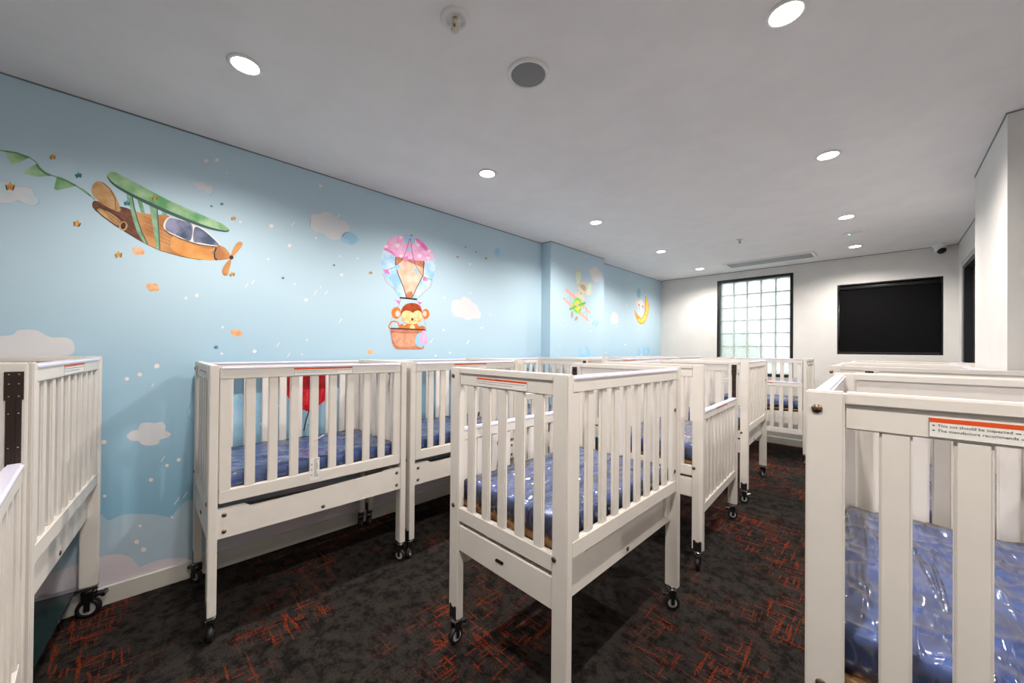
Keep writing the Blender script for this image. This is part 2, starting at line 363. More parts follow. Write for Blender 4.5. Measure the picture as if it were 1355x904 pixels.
SKYB, SKYB2, PEA, RST = pm('balloon_blue', (150, 200, 238), (206, 230, 244), 12), pm('flag_blue', (158, 206, 234)), pm('balloon_peach', (246, 214, 196), (232, 180, 150), 12), pm('rust', (186, 116, 92), (206, 140, 110), 25)
MONK, MONKL, FACE, EARP, INKP = pm('monkey_brown', (176, 78, 34), (150, 56, 26), 40), pm('monkey_orange', (220, 130, 60), (204, 112, 48), 40), pm('monkey_face', (250, 222, 166), (244, 196, 130), 30), pm('ear_pink', (248, 206, 190)), pm('line_brown', (80, 40, 34))
RED, RED2 = pm('red', (214, 40, 52), (232, 70, 74), 20), pm('deep_red', (190, 24, 44))
KGRN, KYEL, KSAL, KCRM, KPAL, KBRN = pm('lime', (126, 206, 90), (160, 222, 120), 30), pm('yellow', (250, 214, 70)), pm('salmon', (246, 170, 152), (250, 196, 178), 30), pm('bunny_cream', (226, 220, 200), (214, 206, 182), 20), pm('bunny_mint', (212, 232, 214)), pm('bunny_taupe', (180, 168, 152))
MOON, MOON2, ELE, ELET = pm('moon_gold', (246, 196, 70), (250, 222, 120), 14), pm('moon_orange', (232, 160, 50)), pm('elephant_white', (226, 232, 238)), pm('elephant_teal', (150, 190, 206))
M = Motif('mural_aeroplane', wall_left, 0, 110, 220, 6.027)
M.line([(-15, 175), (40, 215), (95, 270)], 8, GRN2)
M.poly([(95, 275), (72, 310), (90, 345), (160, 405), (250, 470), (330, 520), (420, 575), (500, 620), (620, 675), (780, 720), (920, 745), (1060, 748), (1150, 742), (1180, 725), (1150, 670), (1095, 635), (900, 600), (700, 540), (690, 402), (560, 385), (430, 365), (300, 322), (200, 310)], TAN)
M.poly([(95, 275), (72, 310), (90, 345), (160, 405), (250, 470), (330, 520), (420, 575), (480, 600), (440, 520), (410, 430), (380, 350), (300, 322), (200, 310)], BRN)
M.poly([(115, 340), (130, 370), (200, 425), (280, 475), (300, 440), (240, 385), (160, 345)], TAN2)
for k in range(5):
    o_ = k*34
    M.line([(480+k*6, 400+o_), (640, 480+o_*.92), (760+k*20, 590+o_*.7), (900, 655+o_*.45), (1030, 690+o_*.28)], 2.5, BRN)
for k in range(4): M.line([(110+k*10, 300+k*8), (220, 340+k*26), (330, 400+k*38), (420, 480+k*28)], 3, BRND)
M.line([(90, 345), (160, 405), (250, 470), (330, 520), (420, 575), (500, 620), (620, 675), (780, 720), (920, 745), (1060, 748)], 4, BRND)
M.poly([(720, 560), (820, 610), (1000, 660), (1080, 640), (1060, 745), (920, 742), (800, 715), (700, 650)], ORG)
M.poly([(85, 140), (125, 120), (185, 145), (240, 205), (275, 275), (298, 340), (290, 362), (255, 355), (190, 325), (120, 275), (75, 225), (68, 180)], TAN2)
M.line([(150, 128), (215, 180), (255, 260), (262, 350)], 6, BRN)
M.ell(320, 478, 34, 38, TAN2, .3).ell(320, 476, 20, 28, BRND, .3)
for pts in ([(430, 268), (470, 282), (494, 376), (462, 368)], [(625, 350), (668, 366), (668, 398), (632, 392)]): M.poly(pts, GRN2, False)
M.poly([(345, 225), (392, 245), (405, 330), (430, 430), (470, 540), (515, 625), (490, 615), (440, 540), (400, 430), (372, 320)], GRN2)
M.line([(392, 245), (408, 330), (434, 430), (474, 540), (515, 625)], 9, GRND)
M.poly([(530, 315), (590, 335), (598, 480), (612, 664), (585, 658), (560, 500)], GRN2, False)
M.line([(590, 335), (600, 480), (612, 664)], 9, GRND)
M.poly([(200, 60), (235, 46), (300, 68), (480, 165), (700, 280), (950, 390), (1100, 455), (1160, 500), (1162, 518), (1120, 525), (960, 490), (700, 390), (480, 290), (330, 210), (240, 150), (195, 95)], GRND)
M.poly([(200, 60), (235, 46), (300, 68), (480, 165), (700, 280), (950, 390), (1100, 455), (1160, 500), (1155, 512), (1110, 510), (960, 468), (700, 362), (480, 262), (330, 188), (240, 130), (200, 85)], GRN)
M.poly([(640, 470), (660, 425), (700, 404), (780, 425), (880, 465), (960, 500), (1040, 570), (1098, 632), (1060, 640), (920, 620), (780, 575), (680, 530), (650, 505)], CRM)
M.poly([(655, 475), (672, 430), (705, 412), (785, 432), (870, 470), (855, 592), (770, 562), (690, 525), (662, 505)], GLS)
M.poly([(760, 520), (800, 490), (862, 480), (855, 592), (790, 570), (740, 545)], GLS2)
M.poly([(890, 488), (950, 505), (1030, 570), (1085, 630), (1030, 628), (930, 610), (880, 596)], GLS2)
M.line([(650, 505), (690, 540), (780, 582), (920, 626), (1060, 645), (1098, 632)], 6, BRND)
M.poly([(1050, 655), (1090, 638), (1140, 665), (1180, 725), (1140, 742), (1065, 748), (1045, 710)], TAN)
M.line([(1062, 650), (1045, 690), (1050, 735), (1070, 748)], 12, BRND)
M.poly([(1180, 705), (1205, 640), (1240, 604), (1270, 612), (1262, 645), (1225, 690), (1190, 722)], TAN)
M.poly([(1170, 740), (1130, 785), (1108, 830), (1118, 868), (1150, 868), (1170, 810), (1182, 750)], TAN)
M.ell(1182, 728, 17, 17, BRND)
M.done()
M = Motif('mural_bunting', wall_left, 0, 0, 190, 9.042)
M.line([(-60, 80), (60, 88), (200, 110), (350, 165), (430, 220), (480, 295), (540, 345), (620, 382), (760, 420), (900, 495), (1000, 570), (1085, 630)], 16, GRN2)
for pts in ([(60, 95), (200, 112), (355, 168), (260, 210), (165, 250), (135, 240)], [(430, 245), (470, 300), (530, 350), (610, 385), (450, 397), (300, 365), (295, 340), (360, 285)], [(680, 405), (790, 445), (905, 510), (790, 535), (680, 560), (645, 540)]):
    M.poly(pts, GRN, False); M.line([pts[0], pts[1], pts[2]] if len(pts) == 6 and pts[0][0] != 430 else pts[:4], 9, GRND)
M.done()
def cloud(name, par, x, pts, m, edge=None, ox=0, oy=0, sc=1, shrink=.92):
    M = Motif(name, par, x, ox, oy, sc); M.poly(pts, edge or m)
    if edge:
        cx = sum(p[0] for p in pts)/len(pts); cy = sum(p[1] for p in pts)/len(pts)
        M.poly([(cx+(p[0]-cx)*shrink, cy+(p[1]-cy)*shrink) for p in pts], m)
    M.done()
cloud('mural_cloud', wall_left, 0, [(-120, 560), (-60, 460), (40, 442), (130, 475), (190, 520), (280, 512), (370, 530), (410, 580), (420, 620), (470, 660), (465, 720), (400, 748), (310, 725), (220, 680), (150, 710), (60, 722), (-60, 690)], CLD2, CLDB, 0, 190, 9.042, .95)
cloud('mural_cloud', wall_left, 0, [(72, 295), (95, 278), (120, 285), (135, 270), (165, 275), (190, 310), (235, 325), (240, 360), (225, 388), (195, 378), (170, 350), (120, 352), (100, 325)], CLD2, CLDB, 240, 190, 5.65, .9)
cloud('mural_cloud', wall_left, 0, [(960, 545), (990, 525), (1035, 530), (1070, 512), (1120, 520), (1165, 565), (1215, 575), (1250, 610), (1262, 650), (1240, 680), (1190, 712), (1130, 718), (1080, 690), (1055, 668), (1005, 662), (965, 625), (968, 590)], CLD, None, 240, 190, 5.65)
cloud('mural_cloud', wall_left, 0, [(452, 317), (455, 309), (463, 307), (472, 312), (474, 319), (466, 324), (458, 322)], CLDB, SKYB2)
cloud('mural_cloud', wall_left, 0, [(190, 500), (215, 485), (245, 485), (270, 465), (305, 478), (325, 500), (355, 520), (370, 555), (386, 580), (370, 610), (330, 612), (295, 623), (262, 605), (225, 600), (192, 570)], CLD, None, 560, 300, 5.025)
cloud('mural_cloud', wall_left, 0, [(466, 165), (480, 145), (505, 138), (520, 152), (522, 180), (500, 202), (475, 188)], CLDB, None, 560, 300, 5.025)
cloud('mural_cloud', wall_left, 0, [(-30, 468), (-20, 448), (0, 445), (17, 443), (25, 437), (48, 437), (66, 446), (88, 447), (98, 455), (96, 468), (70, 474), (20, 474)], CLD)
cloud('mural_cloud', wall_left, 0, [(118, 333), (140, 312), (163, 307), (175, 282), (210, 278), (235, 280), (262, 275), (278, 292), (276, 308), (296, 322), (290, 338), (255, 348), (248, 365), (215, 373), (180, 368), (165, 355), (135, 352)], CLD, None, 130, 470, 3.114)
cloud('mural_cloud', wall_left, 0, [(365, 235), (385, 205), (420, 195), (470, 215), (520, 200), (520, 270), (430, 282), (385, 268)], CLDB, TEAL, 130, 470, 3.114, .985)
cloud('mural_cloud', wall_left, 0, [(440, 280), (470, 315), (520, 310), (580, 318), (612, 360), (600, 400), (560, 430), (520, 500), (450, 510), (400, 480), (390, 340)], CLDB, None, 230, 470, 5.317)
# clouds along the bottom of the wallpaper, traced on the visible stretch and repeated along the wall
def bank(name, px, before, after, m, lay):
    pts = [(a, b) for a, b in before]+[tuple(on_x(p[0], p[1], 0).yz) for p in px]+[(a, b) for a, b in after]
    P = [Vector(p) for p in pts]; top = []
    for i in range(len(P)-1):
        a, b, c, d = P[max(i-1, 0)], P[i], P[i+1], P[min(i+2, len(P)-1)]
        for j in range(5):
            t = j/5; q = .5*((2*b)+(c-a)*t+(2*a-5*b+4*c-d)*t*t+(3*b-a-3*c+d)*t**3); top.append(Vector((b.x+(c.x-b.x)*t, q.y)))
    top.append(P[-1]); bm = bmnew(); x = .0003+.00002*lay
    for a, b in zip(top, top[1:]): bm.faces.new([bm.verts.new(v) for v in ((x, a.x, .09), (x, b.x, .09), (x, b.x, b.y), (x, a.x, a.y))])
    me = bpy.data.meshes.new(name); bm.to_mesh(me); bm.free(); me.materials.append(m); obj(name, me, wall_left)
bank('mural_cloud_bank', [(134, 681), (143, 689), (160, 682), (178, 680), (207, 681), (222, 684), (226, 685), (232, 677), (245, 664), (262, 656)], [(-1.69, .42), (-1.0, .5), (-.45, .42)], [(.5, .60), (.8, .50), (.95, .42), (1.4, .5), (2.0, .44), (2.6, .5), (3.07, .46)], CLDM, 1)
bank('mural_cloud_bank', [(134, 737), (159, 733.5), (174, 738), (182, 747), (185, 751), (190, 748), (207, 742), (236, 738), (258, 738)], [(-1.69, .2), (-1.0, .25), (-.5, .2)], [(.32, .19), (.45, .30), (.7, .36), (1.0, .33), (1.4, .36), (2.0, .3), (2.6, .35), (3.07, .3)], CLDL, 2)
# scattered stars, dots and little clouds
def bits(name, lst, m, kind, x=0.0, par=None):
    for px, py, r in lst:
        M = Motif(name, par or wall_left, x, lay=60 if kind == 'star' else 30)
        if kind == 'star': M.star(px, py, r, m, rot=random.uniform(-.5, .1))
        elif kind == 'dot': M.ell(px, py, r, r*.85, m, -.3, 14)
        elif kind == 'puff': M.poly([(px-r, py-.2*r), (px-.7*r, py-.7*r), (px-.1*r, py-.55*r), (px+.5*r, py-.6*r), (px+r, py), (px+.9*r, py+.5*r), (px+.2*r, py+.45*r), (px-.4*r, py+.6*r)], m)
        else: M.line([(px-r*.7, py+r), (px+r*.7, py-r)], 1.2, m)
        M.done()
bits('mural_star', [(13.5, 247, 7), (70, 208, 4.3), (102, 296, 5.5), (157, 337, 5.5), (205, 262, 4), (309, 289, 3.6), (307, 363, 4), (490.5, 361, 2.6), (605.5, 340, 2), (643, 342, 2), (409, 562, 2.5)], GOLD, 'star')
bits('mural_star', [(104, 232, 5), (168, 269, 4.5), (280, 273, 2), (293.5, 270, 2.6), (286, 459.5, 3), (374.5, 368, 2), (442, 351, 1.8), (282, 334, 2), (616, 327, 1.2), (630, 333.5, 1.2)], TEAL, 'star')
bits('mural_puff', [(183, 333, 8), (202, 380.5, 8.5), (313, 441, 7.5), (490, 466, 4.5)], PEACH, 'puff')
bits('mural_dot', [(273, 213, 2.6), (287, 212, 2.8), (424, 246, 2.2), (359, 299, 3), (383, 325, 2.6), (355, 343, 1.7), (418, 315, 1.7), (318, 293.5, 1.8), (246, 394.5, 2.4), (260.5, 391, 2.6), (294.5, 433, 1.8), (293.5, 468, 1.8), (337, 465, 2.8), (406, 450, 1.5), (399.5, 469, 1.2), (449.5, 339, 1.5), (452, 363.5, 2.2), (390, 376, 1.4), (405, 397, 2.7), (473, 342, 1.3), (622, 349.5, 1.6), (588, 394, 1.6), (623, 388, 1.0), (587, 436.5, 1.6), (637.5, 434, 1.6), (595.5, 467, 1.6), (576.5, 470.5, 1.6), (649, 416, 1),
    (168, 501.5, 3), (185, 495.7, 3.2), (207.5, 484.5, 3.6), (137.5, 585, 3.6), (221, 616, 2.5), (236.5, 608.5, 2.8), (199.7, 635, 3), (138.5, 656.5, 2.4), (185.5, 696, 2.4), (181, 717, 3.4), (190, 727.5, 3.8), (227.5, 684.5, 2), (346, 561, 2), (369, 537, 1.5), (224, 574.5, 1.8)], DOT, 'dot')
bits('mural_confetti', [(300, 229.5, 1.5), (388, 296, 3), (326.5, 377.5, 3), (335, 373, 3), (417.5, 387.5, 3.4), (424, 380, 1.6), (432, 387, 2.5), (450.5, 424.5, 3), (368, 456, 3), (382, 470, 3), (448, 286, 3), (216, 607, 4), (234, 663, 5), (245, 655, 4), (202, 510, 2), (571, 451, 3), (619, 453, 2.5)], DOT, 'line')
# balloon with monkey
M = Motif('mural_hot_air_balloon', wall_left, 0, 490, 300, 9.04)
M.line([(148, 560), (190, 660), (280, 740), (352, 845)], 5, RST).line([(740, 640), (720, 720), (640, 790), (560, 870)], 5, RST)
M.poly([(160, 265), (200, 190), (270, 125), (350, 105), (440, 100), (530, 125), (640, 190), (720, 275), (765, 370), (778, 470), (750, 620), (690, 700), (600, 800), (555, 868), (355, 850), (300, 760), (220, 660), (150, 520), (130, 380)], SKYB)
M.poly([(305, 360), (400, 330), (560, 370), (642, 410), (630, 580), (560, 720), (505, 850), (430, 850), (395, 720), (330, 560), (302, 450)], PEA)
M.poly([(308, 362), (400, 372), (520, 400), (642, 412), (636, 500), (600, 480), (480, 430), (380, 400), (320, 470), (302, 430)], RST)
M.poly([(440, 790), (500, 780), (500, 850), (432, 850)], RST)
M.line([(305, 360), (302, 450), (330, 560), (395, 720), (432, 850)], 9, INKP).line([(642, 405), (632, 580), (560, 720), (500, 850)], 9, INKP)
M.poly([(160, 270), (200, 190), (270, 125), (350, 105), (440, 100), (530, 128), (640, 190), (720, 275), (764, 375), (640, 408), (520, 400), (400, 374), (300, 352), (215, 300)], PINK)
M.poly([(530, 140), (600, 165), (690, 260), (660, 290), (580, 200)], PINK2).poly([(160, 268), (215, 300), (300, 350), (280, 310), (200, 260)], PINK2)
for cx, cy, r in ((325, 225, 30), (368, 130, 24), (190, 238, 24), (365, 352, 22), (572, 220, 22), (590, 350, 28), (690, 375, 22), (705, 292, 20)):
    M.poly([(cx, cy+r), (cx-r, cy-.1*r), (cx-.8*r, cy-.7*r), (cx-.2*r, cy-.6*r), (cx+.4*r, cy-.75*r), (cx+r, cy-.2*r)], HEART, True, 3)
M.poly([(410, 100), (435, 92), (470, 130), (500, 100), (525, 130), (530, 190), (500, 210), (480, 150), (440, 210), (405, 160)], SKYB2)
M.line([(472, 140), (430, 290), (380, 400), (300, 480), (220, 515), (150, 515)], 5, INKP).line([(478, 140), (505, 330), (540, 460), (620, 590), (740, 640)], 5, INKP)
for pts, m in (([(390, 370), (450, 350), (445, 400), (415, 425)], PINK2), ([(500, 365), (525, 410), (490, 420)], PINK2), ([(290, 470), (340, 450), (365, 490), (310, 520)], SKYB2), ([(510, 505), (560, 500), (575, 550), (550, 572)], SKYB2), ([(150, 512), (215, 512), (235, 575), (180, 555)], PINK2), ([(630, 610), (690, 625), (680, 655), (630, 645)], PINK2), ([(455, 240), (490, 260), (465, 300), (440, 285)], SKYB2)): M.poly(pts, m, False)
M.star(490, 105, 18, GOLD).star(652, 610, 16, GOLD)
M.line([(352, 850), (450, 858), (558, 870)], 20, BRND)
M.ox, M.oy, M.sc = 490, 385, 10.64
M.line([(432, 110), (400, 210), (300, 390), (290, 530)], 5, RST).line([(655, 125), (690, 200), (760, 400), (785, 540)], 5, RST)
for pts in ([(340, 118), (425, 145), (400, 185)], [(670, 150), (730, 165), (690, 200)], [(700, 205), (735, 220), (715, 235)]): M.poly(pts, PINK2, False)
M.ell(365, 310, 66, 84, MONKL).ell(780, 325, 52, 72, MONKL).ell(385, 320, 34, 46, EARP).ell(765, 322, 28, 38, EARP)
M.poly([(405, 500), (440, 462), (480, 490), (530, 455), (590, 470), (650, 455), (690, 510), (730, 490), (770, 530), (600, 550), (410, 530)], MONKL)
M.poly([(555, 530), (570, 480), (590, 472), (612, 480), (625, 535)], FACE)
M.poly([(432, 300), (450, 240), (500, 190), (580, 170), (660, 185), (710, 235), (728, 300), (725, 400), (680, 455), (590, 470), (500, 455), (445, 400)], MONK)
M.poly([(438, 360), (452, 305), (500, 278), (560, 285), (597, 308), (640, 282), (690, 282), (724, 320), (725, 390), (690, 450), (600, 470), (510, 455), (450, 410)], FACE)
M.ell(465, 410, 24, 20, PEACH).ell(690, 425, 26, 20, PEACH)
M.ell(590, 400, 16, 17, BRND).line([(540, 412), (560, 425), (588, 418), (615, 430), (645, 420)], 4, INKP)
M.line([(500, 385), (510, 374), (524, 380)], 4, INKP).line([(662, 386), (676, 380), (690, 388)], 4, INKP)
M.line([(275, 540), (258, 500), (285, 445), (335, 425), (390, 445), (408, 500)], 18, MONKL)
M.poly([(285, 530), (400, 532), (600, 540), (775, 545), (770, 640), (755, 780), (725, 822), (500, 825), (370, 820), (315, 760), (292, 640)], RST, True, 4)
M.poly([(310, 595), (500, 600), (680, 600), (640, 760), (480, 790), (360, 760)], pm('basket_light', (236, 170, 142), (216, 146, 116), 30))
M.line([(285, 528), (400, 532), (600, 542), (775, 548)], 18, BRND).line([(290, 575), (450, 595), (680, 595)], 5, BRND)
M.poly([(690, 590), (640, 650), (632, 730), (670, 785), (730, 790), (760, 740), (740, 620)], SKYB2).poly([(735, 565), (780, 570), (790, 650), (798, 745), (750, 755), (705, 730), (705, 630)], PINK)
M.done()
# red rocket behind the first cot
M = Motif('mural_red_rocket', wall_left)
M.poly([(367, 487), (372, 512), (392, 538), (404, 543), (412, 543), (436, 524), (444, 498), (442, 487)], RED)
M.poly([(425, 533), (437, 523), (444, 496), (430, 505)], RED2, False).line([(410, 487), (409, 543)], 2, RED2).poly([(403, 536), (414, 536), (413, 544), (404, 544)], RED2, False)
M.line([(409, 543), (405, 556), (402, 570)], 1.6, BRND)
M.done()
NX = .1285
M = Motif('mural_bunny_biplane', wall_nib, NX, 730, 340, 10.04)
M.line([(190, 560), (240, 510), (262, 620)], 6, KBRN).line([(380, 760), (460, 725), (470, 830)], 6, KBRN)
M.poly([(145, 530), (165, 545), (330, 680), (500, 845), (490, 862), (440, 830), (270, 680), (150, 560)], KSAL, False)
M.poly([(178, 420), (200, 425), (300, 500), (520, 735), (522, 755), (500, 755), (300, 560), (180, 450)], KSAL, False)
M.poly([(312, 220), (318, 180), (345, 168), (378, 180), (390, 240), (395, 310), (370, 340), (345, 380), (320, 340)], KCRM).poly([(325, 215), (375, 195), (382, 300), (345, 365), (325, 310)], KPAL)
M.poly([(455, 500), (460, 400), (490, 350), (525, 340), (545, 400), (520, 490), (485, 518)], KCRM).poly([(462, 490), (475, 400), (515, 350), (528, 400), (500, 490)], KPAL)
M.poly([(350, 380), (385, 330), (440, 330), (475, 390), (460, 480), (410, 515), (365, 480), (345, 430)], KCRM).poly([(375, 380), (420, 365), (455, 410), (440, 455), (395, 420)], KBRN).ell(388, 490, 14, 9, RST)
M.poly([(310, 500), (350, 475), (420, 520), (430, 590), (340, 560)], KCRM)
M.ell(342, 645, 62, 106, KGRN).ell(342, 645, 40, 66, KYEL).ell(342, 645, 22, 34, KSAL)
M.poly([(235, 680), (330, 640), (440, 595), (456, 610), (440, 630), (350, 660), (260, 705), (235, 710)], pm('prop_green', (110, 190, 80)), False).ell(342, 645, 12, 18, FACE)
M.ell(270, 765, 17, 48, KBRN).ell(328, 818, 18, 34, KBRN, .5)
M.done()
cloud('mural_cloud', wall_nib, NX, [(495, 190), (530, 150), (575, 122), (610, 140), (640, 190), (675, 220), (668, 280), (630, 325), (570, 330), (535, 300), (520, 250)], CLD, None, 730, 340, 10.04)
cloud('mural_cloud', wall_nib, NX, [(766, 477), (766.5, 464), (769, 461), (771.5, 466), (773, 462), (776, 458), (779, 462), (781.5, 470), (782, 477)], CLDB)
cloud('mural_cloud', wall_nib, NX, [(783.5, 428), (786, 424), (790, 423), (792, 428), (788.5, 433)], CLDB)
bits('mural_dot', [(732.5, 348.5, 1), (774.8, 340, 1), (729, 406, .8), (747, 424, .9), (782, 438, .9), (794, 409, .9), (741, 458, .9)], DOT, 'dot', NX, wall_nib)
M = Motif('mural_elephant_on_moon', wall_left, 0, 830, 370, 12.91)
M.ell(195, 235, 36, 82, ELET).line([(195, 315), (190, 350)], 5, ELET)
M.poly([(310, 280), (345, 340), (368, 450), (355, 600), (300, 730), (245, 765), (190, 730), (145, 640), (118, 510), (160, 580), (200, 625), (243, 660), (285, 590), (310, 480), (305, 360)], MOON2)
M.poly([(318, 310), (342, 360), (358, 460), (345, 600), (290, 715), (240, 740), (180, 690), (215, 660), (243, 680), (300, 590), (322, 480)], MOON)
M.ell(178, 410, 26, 60, EARP).ell(285, 440, 24, 60, EARP).ell(230, 420, 46, 80, ELE).ell(200, 432, 11, 20, RST).ell(262, 460, 11, 20, RST)
M.poly([(190, 510), (235, 480), (275, 530), (265, 600), (240, 640), (205, 600)], ELE).line([(215, 440), (212, 540), (230, 600)], 10, ELET)
M.done()
bits('mural_star', [(822.5, 377, .9), (828, 374.5, .7), (834, 374.8, .7), (839.5, 385.5, .8), (852.5, 386, .8), (866, 381.5, .8), (867.5, 413.5, .8)], GOLD, 'star')
bits('mural_dot', [(835, 364.5, 1), (806.5, 374, .9), (829, 404, .9), (816, 431, .9), (827, 456, 1), (802, 467, .9), (845, 436, .8)], DOT, 'dot')
cloud('mural_cloud', wall_left, 0, [(808, 422), (810, 414), (814, 413), (818, 418), (818, 426), (813, 429), (809, 427)], CLD)
cloud('mural_cloud', wall_left, 0, [(842, 471), (846, 461), (853, 457), (860, 461), (862, 471)], CLDB)
# ------------------------------------------------------------------ ceiling fittings
DLM = {'ring': None}
bm = bmnew(); lathe(bm, [(.062, 0), (.062, -.005), (.052, -.008), (.047, -.006), (.047, 0)], seg=36); DL_RING = mesh('trim_ring', bm, PLAST)
bm = bmnew(); lathe(bm, [(.0, -.0065), (.03, -.0062), (.047, -.005)], seg=36)
DL_DISC = mesh('diffuser', bm, mat('lamp_diffuser', (255, 250, 244), .5, emit=((1, .96, .9), DISC_E)))
LL = {0: 'first', 1: 'second', 2: 'third', 3: 'fourth', 4: 'fifth'}
def downlight(x, y, label):
    t = thing('downlight', label, 'light', (x, y, CE), 0, 'recessed ceiling downlights')
    obj('trim_ring', DL_RING, t); obj('diffuser', DL_DISC, t)
    ld = bpy.data.lights.new('downlight_lamp', 'SPOT'); ld.energy = SPOT_W; ld.color = SPOT_COL; ld.spot_size = math.radians(157); ld.spot_blend = .75; ld.shadow_soft_size = .028
    lo = bpy.data.objects.new('lamp', ld); C.objects.link(lo); lo.parent = t; lo.location = (0, 0, -.03)
near = ['closest to the camera', 'second from the camera', 'third from the camera', 'fourth from the camera', 'nearest the back wall']
for k, y in enumerate((.286, 1.598, 2.90, 4.28, 5.556)):
    downlight(.80, y, 'round white downlight in the row along the blue wall, '+near[k])
for k, y in enumerate((1.549, 2.85, 4.26, 5.51)):
    downlight(2.412, y, 'round white downlight in the row above the right-hand cots, '+near[0 if k == 0 else (k if k < 3 else 4)])
for x, y, w in ((2.412, .24, 'directly above the camera'), (3.72, .24, 'to the right of the camera')):  # unseen downlights added to brighten the foreground
    downlight(x, y, 'added fill downlight out of view, '+w)
t = thing('ceiling_speaker', 'round grey ceiling speaker with a white rim', 'speaker', (1.592, 1.139, CE))
bm = bmnew(); lathe(bm, [(.088, 0), (.088, -.006), (.080, -.010), (.072, -.007), (.072, 0)], seg=48); obj('rim', mesh('rim', bm, PLAST), t)
bm = bmnew(); lathe(bm, [(0, -.009), (.05, -.0085), (.072, -.006)], seg=48); obj('grille', mesh('grille', bm, GRILLE), t)
def sprinkler(x, y, label, r):
    t = thing('fire_sprinkler', label, 'sprinkler', (x, y, CE))
    bm = bmnew(); lathe(bm, [(r, 0), (r, -.004), (r*.85, -.010), (r*.62, -.006), (r*.58, -.001), (0, -.001)], seg=36); obj('escutcheon', mesh('escutcheon', bm, PLAST), t)
    bm = bmnew(); cyl(bm, (0, 0, -.001), (0, 0, -.022), .010, seg=16); lathe(bm, [(0, -.044), (.013, -.044), (.015, -.041), (0, -.041)], seg=20)
    for s in (-1, 1): cyl(bm, (s*.009, 0, -.02), (s*.004, 0, -.042), .0028, seg=8)
    obj('frame', mesh('frame', bm, mat('sprinkler_cream', (214, 206, 184), .4)), t)
    bm = bmnew(); cyl(bm, (0, 0, -.021), (0, 0, -.041), .0035, seg=10); obj('bulb', mesh('bulb', bm, mat('red_bulb', (150, 50, 24), .15)), t)
sprinkler(1.586, .766, 'white fire sprinkler with a small red bulb, near the round speaker', .05)
sprinkler(1.582, 4.383, 'tiny far fire sprinkler in front of the ceiling air vent', .032)
t = thing('emergency_light', 'small white emergency light with a green indicator between two downlights', 'light', (2.42, 4.90, CE))
bm = bmnew(); lathe(bm, [(.075, 0), (.075, -.006), (.06, -.012), (0, -.014)], seg=32); obj('housing', mesh('housing', bm, PLAST), t)
bm = bmnew(); lathe(bm, [(.006, -.012), (.005, -.017), (0, -.018)], seg=12); obj('indicator', mesh('indicator', bm, mat('green_led', (40, 220, 90), .3, emit=((.1, 1, .3), 3))), t, (-.02, -.02, 0))
t = thing('air_vent', 'long white rectangular ceiling air vent with grey louvres', 'vent', (1.59, 5.63, CE))
bm = bmnew(); a, b, w = .475, .165, .03
for q in ((-a, a, -b, -b+w), (-a, a, b-w, b), (-a, -a+w, -b+w, b-w), (a-w, a, -b+w, b-w)): box(bm, q[0], q[1], q[2], q[3], -.012, -.0003)
obj('frame', mesh('frame', bm, PLAST, .002, 1), t)
obj('backing', boxmesh('backing', (-a+w, a-w, -b+w, b-w, -.003, -.0005), VENTD), t)
me = boxmesh('louvre', (-a+w+.002, a-w-.002, -.0045, .0045, -.0105, -.003), mat('vent_louvre', (176, 178, 180), .5))
for k in range(14): obj('louvre', me, t, (0, -b+w+.012+k*(2*(b-w)-.024)/13, 0))
t = thing('security_camera', 'white dome security camera on the ceiling by the back wall', 'camera', (3.055, 6.03, CE))
bm = bmnew(); lathe(bm, [(.058, 0), (.058, -.022), (.05, -.034), (0, -.036)], seg=32); obj('base', mesh('base', bm, PLAST), t)
bm = bmnew(); lathe(bm, [(0, .046), (.03, .036), (.046, .01), (.046, -.008), (.03, -.034), (0, -.044)], seg=28)
bmesh.ops.rotate(bm, verts=bm.verts, cent=(0, 0, 0), matrix=Matrix.Rotation(math.radians(-35), 3, 'X') @ Matrix.Rotation(math.radians(-25), 3, 'Y')); obj('dome', mesh('dome', bm, PLAST), t, (0, 0, -.05))
bm = bmnew(); lathe(bm, [(0, -.050), (.030, -.046), (.036, -.036), (.036, -.024)], seg=24)
bmesh.ops.rotate(bm, verts=bm.verts, cent=(0, 0, 0), matrix=Matrix.Rotation(math.radians(-35), 3, 'X') @ Matrix.Rotation(math.radians(-25), 3, 'Y')); obj('lens', mesh('lens', bm, BLACKM), t, (0, 0, -.05))
# ------------------------------------------------------------------ cot parts (shared meshes)
CW, CL, CH, HB = .62, .905, 1.172, .115
PW, PT = .06, .032
hw, hl = CW/2, CL/2
SLT = .042
me_leg = boxmesh('leg', (-PW/2, PW/2, -PT/2, PT/2, HB, CH), WHITE, .003)
def me_end():
    bm = bmnew(); a = hw-PW
    box(bm, -a, a, -.010, .010, 1.100, 1.150); box(bm, -a, a, -PT/2, PT/2, 1.148, CH)
    return mesh('end_top_rail', bm, WHITE, .003)
me_endtop = me_end()
me_endbot = boxmesh('end_bottom_rail', (-hw+PW, hw-PW, -.012, .012, .530, .588), WHITE, .003)
me_endapron = boxmesh('end_apron', (-hw+PW, hw-PW, -.011, .011, .408, .515), WHITE, .003)
me_eslat = boxmesh('slat', (-.0215, .0215, -.008, .008, .585, 1.103), WHITE, .004)
SL = CL-2*PT-.006
def me_drop():
    bm = bmnew(); h = SL/2
    box(bm, -.013, .013, -h, h, 1.112, 1.157); box(bm, -.013, .013, -h, h, .580, .636)
    for s in (-1, 1): box(bm, -.0115, .0115, s*h if s < 0 else h-.042, -h+.042 if s < 0 else h, .634, 1.114)
    return mesh('drop_side', bm, WHITE, .003)
me_dropside = me_drop()
me_sslat = boxmesh('slat', (-.008, .008, -.0195, .0195, .634, 1.114), WHITE, .004)
